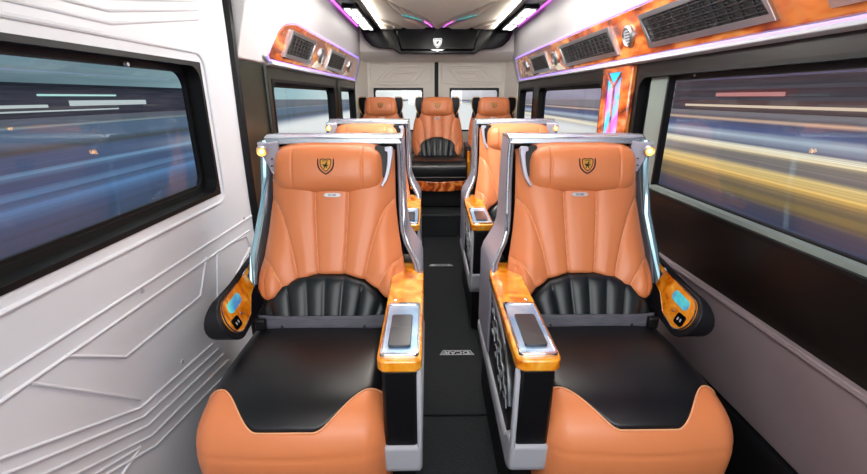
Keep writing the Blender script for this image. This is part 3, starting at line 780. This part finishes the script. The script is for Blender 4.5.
struct(MB().prism([(-.89, 1.395), (-.848, 1.40), (-.846, 1.415), (-.868, 1.42), (-.89, 1.43)], lambda x, z, t: (x, t, z), 2.2, 4.7).build('trim_14', 'white', bevel=.003))

# magenta ceiling light strips
for sg, nm, ya in ((-1, 'left', 1.92), (1, 'right', -.4)):
    tag(MB().tube([(sg*.787, ya, 1.915), (sg*.787, 4.6, 1.915)], .007, 8).build('light_strip', 'magenta'),
        'magenta light strip along the %s edge of the ceiling' % nm, 'light strip', 'magenta ceiling light strips')

# pillar lamp on the right
pr = empty('pillar_lamp', (.89, 2.29, 1.15), 'tall wood-framed pillar lamp glowing blue and violet between the right-hand windows', 'lamp')
f = lambda y, z, t: (-t, y-2.29, z-1.15)
o_ = [(2.115, .88), (2.46, .88), (2.46, 1.395), (2.115, 1.395)]; i_ = [(2.20, .93), (2.40, .93), (2.425, 1.37), (2.24, 1.37)]
ring(o_, i_, f, -.002, .022).build('frame', 'redwood', pr, bevel=.006)
g_ = MB(); mid = (2.33, 1.17)
P_ = [(2.20, .93), (2.40, .93), (2.425, 1.37), (2.24, 1.37)]
for a, b in zip(P_, P_[1:]+P_[:1]): g_.add([f(*a, .004), f(*b, .004), f(mid[0], mid[1], .016)], [(0, 1, 2)])
g_.add([f(*p, .001) for p in P_], [(0, 1, 2, 3)])
g_.build('lit_panel', 'acrylic', pr, smooth=False)
MB().tube([f(2.24, 1.37, .014), f(2.31, 1.30, .02), f(2.425, 1.37, .014)], .008, 6).build('diagonal_bar', 'redwood', pr)
MB().tube([f(2.31, 1.30, .018), f(2.30, .93, .018)], .005, 6).build('upright_bar', 'redwood', pr)

# ------------------------------------------------------------------ ceiling feature
cp = empty('ceiling_panel', (0, 3.0, 1.92), 'cream pleated leather ceiling panel in front of the black overhead console', 'ceiling panel')
pls = []
for sg in (-1, 1):
    for k in range(6):
        a = .05+.055*k
        pls.append([(sg*x, y) for x, y in smooth_poly([(.035+.012*k, 4.60), (a*.5+.03, 4.42-.03*k), (a+.02, 4.25-.09*k), (a+.10, 3.95-.14*k), (min(.56, a+.30), 3.55-.16*k)], 24)])
    pls.append([(sg*.33, 4.58), (sg*.40, 4.30), (sg*.52, 4.02)]); pls.append([(sg*.43, 4.58), (sg*.48, 4.40), (sg*.545, 4.25)])
xs = np.linspace(-.56, .56, 150); ys_ = np.linspace(-.4, 4.62, 50)
ys_ = np.concatenate([np.linspace(-.4, 2.6, 12)[:-1], np.linspace(2.6, 4.66, 190)])
XX, YY = np.meshgrid(xs, ys_); D_ = seg_dist(np.stack([XX.ravel(), YY.ravel()], 1), pls).reshape(XX.shape)
ZZ = 1.912-.028*(1-np.exp(-D_/.014))
nx = len(xs)
MB().add([(x, y-3.0, z-1.92) for x, y, z in zip(XX.ravel(), YY.ravel(), ZZ.ravel())],
         [(j*nx+i, (j+1)*nx+i, (j+1)*nx+i+1, j*nx+i+1) for j in range(len(ys_)-1) for i in range(nx-1)]).build('pleated_cover', 'creamleather', cp, recalc=False, angle=70, solid=.012)
for sg in (-1, 1):
    MB().tube([(sg*x, y-3, -.032) for x, y in smooth_poly([(.055, 4.48), (.085, 4.32), (.125, 4.18)], 8)], .004, 6).build('light_line', 'magenta', cp)
    MB().tube([(sg*x, y-3, -.032) for x, y in smooth_poly([(.15, 4.12), (.22, 3.98), (.30, 3.86)], 8)], .004, 6).build('light_line', 'cyan', cp)
MB().tube([(x, y-3, -.018) for x, y in [(-.565, -.3), (-.565, 4.64), (.565, 4.64), (.565, -.3)]], .007, 8).build('edge_trim', 'chrome', cp)

oc = empty('overhead_console', (0, 4.66, 1.8), 'glossy black overhead console with a silver shield badge at the rear of the ceiling', 'console')
half = [(.0, 1.665), (.38, 1.665), (.42, 1.69), (.45, 1.705), (.58, 1.712), (.66, 1.735), (.72, 1.79), (.755, 1.86), (.77, 1.93)]
poly = [(x, z) for x, z in half]+[(-x, z) for x, z in half[::-1][:-1]]
def ocf(x, z, t):
    yy = 4.60+(1.93-z)*.0+t; return (x, yy-4.66, z-1.8)
MB().prism(poly, ocf, 0.0, .16).build('console_shell', 'gloss', oc, bevel=.008, seg=3)
MB().prism([(x*.92, z) for x, z in ((-.40, 1.69), (.40, 1.69), (.46, 1.90), (-.46, 1.90))], ocf, -.035, .01).build('console_cover', 'gloss', oc, bevel=.015, seg=3)
bs = lambda x, z, t: (x, -.097-t, z-.04)
bdg = MB().prism(shield_pts(.045, .05), bs, 0, .008).build('badge', 'plate', oc, bevel=.002)
ring([(x*.85, z*.85) for x, z in shield_pts(.045, .05)], [(x*.7, z*.7) for x, z in shield_pts(.045, .05)], bs, .008, .0095).build('badge_outline', 'ink', bdg)
MB().prism([(-.016, -.016), (-.010, .004), (-.020, .018), (0, .010), (.012, .022), (.016, .006), (.006, -.004), (.012, -.02), (0, -.008)], bs, .008, .0105).build('animal_mark', 'ink', bdg)
MB().prism([(-.072, .006), (0, .010), (.072, .006), (.05, -.003), (0, -.012), (-.05, -.003)], lambda x, z, t: (x, -.097-t, z-.108), 0, .006).build('chevron', 'plate', oc)

for sg, nm in ((-1, 'left'), (1, 'right')):
    fr = empty('light_rail', (sg*.67, 3.0, 1.92), 'glossy black ceiling rail along the %s side of the cream panel' % nm, 'ceiling rail', 'black ceiling rails')
    MB().prism([(.575, 1.93), (.58, 1.895), (.62, 1.885), (.72, 1.885), (.76, 1.90), (.775, 1.93)], lambda x, z, t: (sg*(x-.67), t-3, z-1.92), -.4, 4.555).build('rail', 'gloss', fr, bevel=.005)
    MB().tube([(sg*-.095, -3.3, -.03), (sg*-.095, 1.55, -.03)], .004, 6).build('rail_trim', 'satin', fr)
    for (ya, yb) in ((.5, 1.6), (2.0, 3.1), (3.45, 4.52)):
        if yb < 2 : continue
        lp = empty('ceiling_lamp', (sg*.67, (ya+yb)/2, 1.88), ('white LED ceiling lamp near the %s end of the black console' % nm) if ya > 3 else ('white LED ceiling lamp further forward in the %s ceiling rail' % nm), 'ceiling lamp', 'white LED ceiling lamps')
        MB().prism(rrect(-.062, .062, -(yb-ya)/2, (yb-ya)/2, .02, 4), lambda x, y, t: (x, y, -t), -.01, .012).build('lamp_housing', 'gloss', lp, bevel=.003)
        L2 = (yb-ya)/2
        for (a, b) in ((-L2+.03, -L2*.38), (-L2*.30, L2*.30), (L2*.38, L2-.03)):
            for xa, xb in ((-.045, -.003), (.010, .045)):
                MB().prism(rrect(xa, xb, a+(.03 if xa > 0 else 0), b-(0 if xa > 0 else .03), .006, 3), lambda x, y, t: (x, y, -t), .010, .017).build('diffuser', 'led', lp)

# ------------------------------------------------------------------ floor mats with the printed name
def mat_strip(ya, yb, logos, label):
    r = MB().prism(rrect(-.135, .165, ya, yb, .01, 3), lambda x, y, t: (x, y, t), .0005, .009).build('floor_mat', 'carpet', bevel=.003)
    tag(r, label, 'floor mat', 'aisle floor mats')
    for (cx, cy, w) in logos:
        h = .040; a = w/2
        # the print is turned to be read from the rear
        o = [(-a, h*.5), (-a*.80, -h*.5), (a*.80, -h*.5), (a, h*.5)]; i = [(-a*.94, h*.40), (-a*.77, -h*.40), (a*.77, -h*.40), (a*.94, h*.40)]
        fn = lambda x, y, t: (cx+x, cy-y, t)
        g = ring(o, i, fn, .009, .0102).build('printed_frame', 'matprint', r)
        vs, fs = text_mesh('DCAR', h*.92)
        MB().add([(cx-x*1.25, cy-y, .0102) for x, y, _ in vs], fs).build('lettering', 'matprint', g, recalc=False)
        b = MB()
        for sg in (-1, 1):
            for k in range(4):
                x0_, x1_ = (.60, .78) if k > 1 else (.60, .86)
                y_ = h*(.28-.18*k); b.prism([(sg*a*x0_, y_-.0016), (sg*a*(x1_-.05*k*.3), y_-.0016), (sg*a*(x1_-.05*k*.3), y_+.0016), (sg*a*x0_, y_+.0016)], fn, .009, .0102)
        b.build('printed_bars', 'matprint', g)
    return r
mat_strip(1.41, 3.70, [(.045, 1.85, .175), (.0, 3.03, .19)], 'charcoal aisle mat with two printed silver name marks')
mat_strip(-.2, 1.40, [], 'plain charcoal aisle mat nearest the camera')

# ------------------------------------------------------------------ outside: wide road at dusk
GZ = -.85
def ground_mat():
    m = mat('road_surface', (.1, .1, .1, 1), .6); nt = m.node_tree; b = nt.nodes['Principled BSDF']; L = nt.links
    tc = nt.nodes.new('ShaderNodeTexCoord'); sp = nt.nodes.new('ShaderNodeSeparateXYZ'); L.new(tc.outputs['Object'], sp.inputs[0])
    # streak noise stretched along the road
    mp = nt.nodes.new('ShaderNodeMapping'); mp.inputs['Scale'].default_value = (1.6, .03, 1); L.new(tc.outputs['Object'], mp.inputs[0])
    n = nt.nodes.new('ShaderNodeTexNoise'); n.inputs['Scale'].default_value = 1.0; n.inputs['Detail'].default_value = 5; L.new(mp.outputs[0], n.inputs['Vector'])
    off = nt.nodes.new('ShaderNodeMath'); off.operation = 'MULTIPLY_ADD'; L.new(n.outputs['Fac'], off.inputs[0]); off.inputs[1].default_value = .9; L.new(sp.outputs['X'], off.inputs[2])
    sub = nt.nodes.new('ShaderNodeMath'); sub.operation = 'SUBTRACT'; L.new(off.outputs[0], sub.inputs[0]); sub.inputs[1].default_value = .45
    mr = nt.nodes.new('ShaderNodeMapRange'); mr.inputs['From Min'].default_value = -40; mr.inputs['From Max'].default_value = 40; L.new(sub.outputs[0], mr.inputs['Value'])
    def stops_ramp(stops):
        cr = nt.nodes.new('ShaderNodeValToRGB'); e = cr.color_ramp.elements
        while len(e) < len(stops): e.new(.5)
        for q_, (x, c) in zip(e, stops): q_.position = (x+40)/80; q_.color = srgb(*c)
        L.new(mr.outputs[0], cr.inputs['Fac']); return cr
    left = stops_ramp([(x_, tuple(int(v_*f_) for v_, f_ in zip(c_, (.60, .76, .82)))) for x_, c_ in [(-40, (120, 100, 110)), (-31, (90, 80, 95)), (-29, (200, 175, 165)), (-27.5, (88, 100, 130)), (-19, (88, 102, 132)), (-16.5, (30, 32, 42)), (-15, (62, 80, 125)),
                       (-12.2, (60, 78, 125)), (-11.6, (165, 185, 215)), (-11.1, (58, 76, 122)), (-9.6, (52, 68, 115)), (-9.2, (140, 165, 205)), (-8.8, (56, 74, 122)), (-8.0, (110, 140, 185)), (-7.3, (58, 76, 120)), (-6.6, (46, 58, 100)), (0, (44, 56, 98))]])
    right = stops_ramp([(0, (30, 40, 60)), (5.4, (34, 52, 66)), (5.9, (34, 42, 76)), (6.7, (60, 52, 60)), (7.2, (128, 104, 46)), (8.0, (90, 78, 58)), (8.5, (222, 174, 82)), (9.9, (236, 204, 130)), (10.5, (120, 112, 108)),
                        (12.3, (122, 112, 100)), (12.9, (250, 226, 176)), (14.0, (242, 232, 205)), (15.0, (96, 100, 122)), (18, (170, 184, 196)), (21, (62, 76, 122)), (27, (60, 66, 96)), (30, (220, 180, 150)), (33, (90, 82, 88)), (40, (120, 112, 118))])  # yellow and cream bands are light trails painted into the road colour
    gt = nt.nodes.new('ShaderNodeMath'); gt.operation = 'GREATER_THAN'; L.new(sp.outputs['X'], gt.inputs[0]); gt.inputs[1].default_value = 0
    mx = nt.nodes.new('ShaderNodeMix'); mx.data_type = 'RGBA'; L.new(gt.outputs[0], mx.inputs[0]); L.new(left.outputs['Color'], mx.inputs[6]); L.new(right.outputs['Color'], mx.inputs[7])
    # lighter / darker streaks
    mp2 = nt.nodes.new('ShaderNodeMapping'); mp2.inputs['Scale'].default_value = (5, .05, 1); L.new(tc.outputs['Object'], mp2.inputs[0])
    n2 = nt.nodes.new('ShaderNodeTexNoise'); n2.inputs['Detail'].default_value = 4; n2.inputs['Scale'].default_value = 1; L.new(mp2.outputs[0], n2.inputs['Vector'])
    r2 = nt.nodes.new('ShaderNodeMapRange'); r2.inputs['From Min'].default_value = .3; r2.inputs['From Max'].default_value = .7; r2.inputs['To Min'].default_value = .65; r2.inputs['To Max'].default_value = 1.3; L.new(n2.outputs['Fac'], r2.inputs['Value'])
    mu = nt.nodes.new('ShaderNodeVectorMath'); mu.operation = 'SCALE'; L.new(mx.outputs[2], mu.inputs[0]); L.new(r2.outputs[0], mu.inputs['Scale'])
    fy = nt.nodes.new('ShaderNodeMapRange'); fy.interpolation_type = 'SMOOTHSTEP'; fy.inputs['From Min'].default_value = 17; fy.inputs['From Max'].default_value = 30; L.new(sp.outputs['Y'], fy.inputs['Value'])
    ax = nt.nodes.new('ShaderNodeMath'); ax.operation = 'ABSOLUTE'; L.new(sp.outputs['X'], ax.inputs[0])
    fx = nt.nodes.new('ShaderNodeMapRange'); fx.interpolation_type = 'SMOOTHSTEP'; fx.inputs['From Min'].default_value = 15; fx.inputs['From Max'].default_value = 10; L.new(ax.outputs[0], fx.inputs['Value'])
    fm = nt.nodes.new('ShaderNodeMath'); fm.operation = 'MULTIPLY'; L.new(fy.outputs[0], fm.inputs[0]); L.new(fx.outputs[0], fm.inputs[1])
    m2 = nt.nodes.new('ShaderNodeMix'); m2.data_type = 'RGBA'; L.new(fm.outputs[0], m2.inputs[0]); L.new(mu.outputs[0], m2.inputs[6]); m2.inputs[7].default_value = srgb(232, 231, 228)  # far ground painted pale, imitating the bright blur behind the van
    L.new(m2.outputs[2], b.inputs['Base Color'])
    return m
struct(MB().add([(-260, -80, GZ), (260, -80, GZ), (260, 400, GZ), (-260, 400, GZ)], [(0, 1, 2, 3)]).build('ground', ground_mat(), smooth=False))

# right: long parking building with horizontal bands
pb = empty('parking_building', (48, 60, GZ), 'long mauve parking building with stacked dark horizontal bands, outside the right window', 'building')
mb = MB(); mb.box(0, 12, -60, 26, 0, 14); mb.build('wall', varied('mauve_concrete', [(.3, srgb(184, 156, 162)), (.7, srgb(214, 184, 188))], scale=(1, .05, 1), nscale=2, rough=.8), pb)
for k in range(8):
    MB().box(-.9, 0, -60, 26.3, 1.6+1.55*k, 2.1+1.55*k).build('floor_band', varied('dark_band', [(.3, srgb(146, 124, 134)), (.7, srgb(168, 146, 152))], scale=(1, .05, 1), nscale=2, rough=.8) if k == 0 else bpy.data.materials['dark_band'], pb)
rl_ = mat('red_sign_light', (1, .4, .35, 1), .5, emit=(1, .36, .34, 1), estr=.35)
wl_ = mat('warm_street_light', (1, .8, .6, 1), .5, emit=(1, .72, .5, 1), estr=.6)
part(MB().box(-1.0, -.9, -2, 12, 2.2, 2.75).build('sign_light', rl_, pb), 'long red lit sign')
MB().box(-1.0, -.9, -40, 20, .6, .95).build('window_strip', wl_, pb)

# left: low shops with greenish lit fronts and a dark tree belt behind
sh = empty('shop_row', (-42, 40, GZ), 'low row of shops with greenish lit fronts outside the left window', 'building')
MB().box(-8, 0, -34, 70, 0, 3.2).build('wall', varied('shop_wall', [(.3, srgb(120, 132, 138)), (.7, srgb(168, 172, 176))], scale=(1, .05, 1), nscale=3, rough=.8), sh)
MB().box(-8.2, .6, -34.5, 70.5, 3.2, 3.5).build('roof', varied('shop_roof', [(.3, srgb(60, 72, 80)), (.7, srgb(88, 100, 108))], scale=(1, .1, 1), nscale=2, rough=.8), sh)
gm = mat('green_shop_light', (.6, 1, .9, 1), .5, emit=(.55, 1, .88, 1), estr=.7)
gm2 = mat('pale_shop_light', (.8, .95, .9, 1), .5, emit=(.8, .9, .85, 1), estr=.55)
for (a, b, z0, z1, g) in ((-18, -2, 1.3, 1.75, gm2), (2, 9, 1.0, 1.3, gm2), (12, 26, 1.1, 1.7, gm2), (-12, -1, 2.3, 2.8, gm), (8, 20, 2.2, 2.4, gm), (-18, 20, .55, .7, gm2)):
    MB().box(0, .05, a, b, z0, z1).build('shop_window', g, sh)

# ------------------------------------------------------------------ world: dusk sky
w = bpy.data.worlds.new('dusk'); SC.world = w; w.use_nodes = True; nt = w.node_tree; nt.nodes.clear(); L = nt.links
out = nt.nodes.new('ShaderNodeOutputWorld'); bg = nt.nodes.new('ShaderNodeBackground'); L.new(bg.outputs[0], out.inputs[0])
tc = nt.nodes.new('ShaderNodeTexCoord'); sp = nt.nodes.new('ShaderNodeSeparateXYZ'); L.new(tc.outputs['Generated'], sp.inputs[0])
mr = nt.nodes.new('ShaderNodeMapRange'); mr.inputs['From Min'].default_value = -1; mr.inputs['From Max'].default_value = 1; L.new(sp.outputs['X'], mr.inputs['Value'])
cr = nt.nodes.new('ShaderNodeValToRGB'); e = cr.color_ramp.elements
ST = [(0.02, (96, 112, 122)), (.22, (108, 134, 142)), (.36, (160, 190, 194)), (.45, (252, 254, 250)), (.50, (246, 246, 244)), (.55, (214, 210, 214)), (.62, (150, 142, 158)), (.80, (116, 108, 126)), (1.0, (96, 90, 108))]
while len(e) < len(ST): e.new(.5)
for q_, (p, c) in zip(e, ST): q_.position = p; q_.color = srgb(*c)
L.new(mr.outputs[0], cr.inputs['Fac'])
mp = nt.nodes.new('ShaderNodeMapping'); mp.inputs['Scale'].default_value = (2.2, 2.2, 7); L.new(tc.outputs['Generated'], mp.inputs[0])
n = nt.nodes.new('ShaderNodeTexNoise'); n.inputs['Scale'].default_value = 1.6; n.inputs['Detail'].default_value = 4; n.inputs['Distortion'].default_value = .6; L.new(mp.outputs[0], n.inputs['Vector'])
r2 = nt.nodes.new('ShaderNodeMapRange'); r2.inputs['From Min'].default_value = .3; r2.inputs['From Max'].default_value = .7; r2.inputs['To Min'].default_value = .6; r2.inputs['To Max'].default_value = 1.25; L.new(n.outputs['Fac'], r2.inputs['Value'])
mu = nt.nodes.new('ShaderNodeVectorMath'); mu.operation = 'SCALE'; L.new(cr.outputs['Color'], mu.inputs[0]); L.new(r2.outputs[0], mu.inputs['Scale'])
L.new(mu.outputs[0], bg.inputs['Color']); bg.inputs['Strength'].default_value = 1.2

# ------------------------------------------------------------------ lights
def area(name, loc, rot, sx, sy, power, col=(1, 1, 1)):
    l = bpy.data.lights.new(name, 'AREA'); l.shape = 'RECTANGLE'; l.size = sx; l.size_y = sy; l.energy = power; l.color = col
    o = bpy.data.objects.new(name, l); COL.objects.link(o); o.location = loc; o.rotation_euler = rot; return o
area('windscreen_light', (0, -.62, 1.45), (math.radians(78), 0, 0), 1.5, .7, 20, (.97, .98, 1))
area('cab_dome_light', (0, .35, 1.87), (math.radians(12), 0, 0), 1.0, .8, 9, (1, .97, .94))
area('ceiling_lamp_light_left', (-.67, 3.3, 1.845), (0, 0, 0), .09, 2.2, 1.5, (1, .98, .95))
area('ceiling_lamp_light_right', (.67, 3.3, 1.845), (0, 0, 0), .09, 2.2, 1.5, (1, .98, .95))
area('ceiling_lamp_light_front', (0, 1.9, 1.87), (0, 0, 0), 1.0, 1.0, 13, (1, .98, .95))

pl_ = bpy.data.lights.new('rear_fill_light', 'POINT'); pl_.energy = 30; pl_.shadow_soft_size = .12; pl_.color = (1, .98, .94)  # unseen point light added to brighten the ceiling and rear
po = bpy.data.objects.new('rear_fill_light', pl_); COL.objects.link(po); po.location = (0, 2.35, 1.76)
for sg in (-1, 1):
    area('ceiling_fill_light', (sg*.55, 3.3, 1.868), (0, math.radians(sg*106), 0), .02, 2.4, 4.5, (1, .96, .9))  # extra strips of light, added to lift the cream ceiling
sun = bpy.data.lights.new('road_fill_sun', 'SUN'); sun.energy = 2.4; sun.angle = .2; sun.color = (1, .98, .95)  # straight-down sun added only to brighten the road outside
so = bpy.data.objects.new('road_fill_sun', sun); COL.objects.link(so); so.location = (0, 0, 30); so.rotation_euler = (0, 0, 0)
vs_ = SC.view_settings; vs_.view_transform = 'Standard'; vs_.look = 'None'; vs_.gamma = 1; vs_.exposure = 0.0
try: vs_.use_curve_mapping = False
except Exception: pass
SC.cycles.use_denoising = True
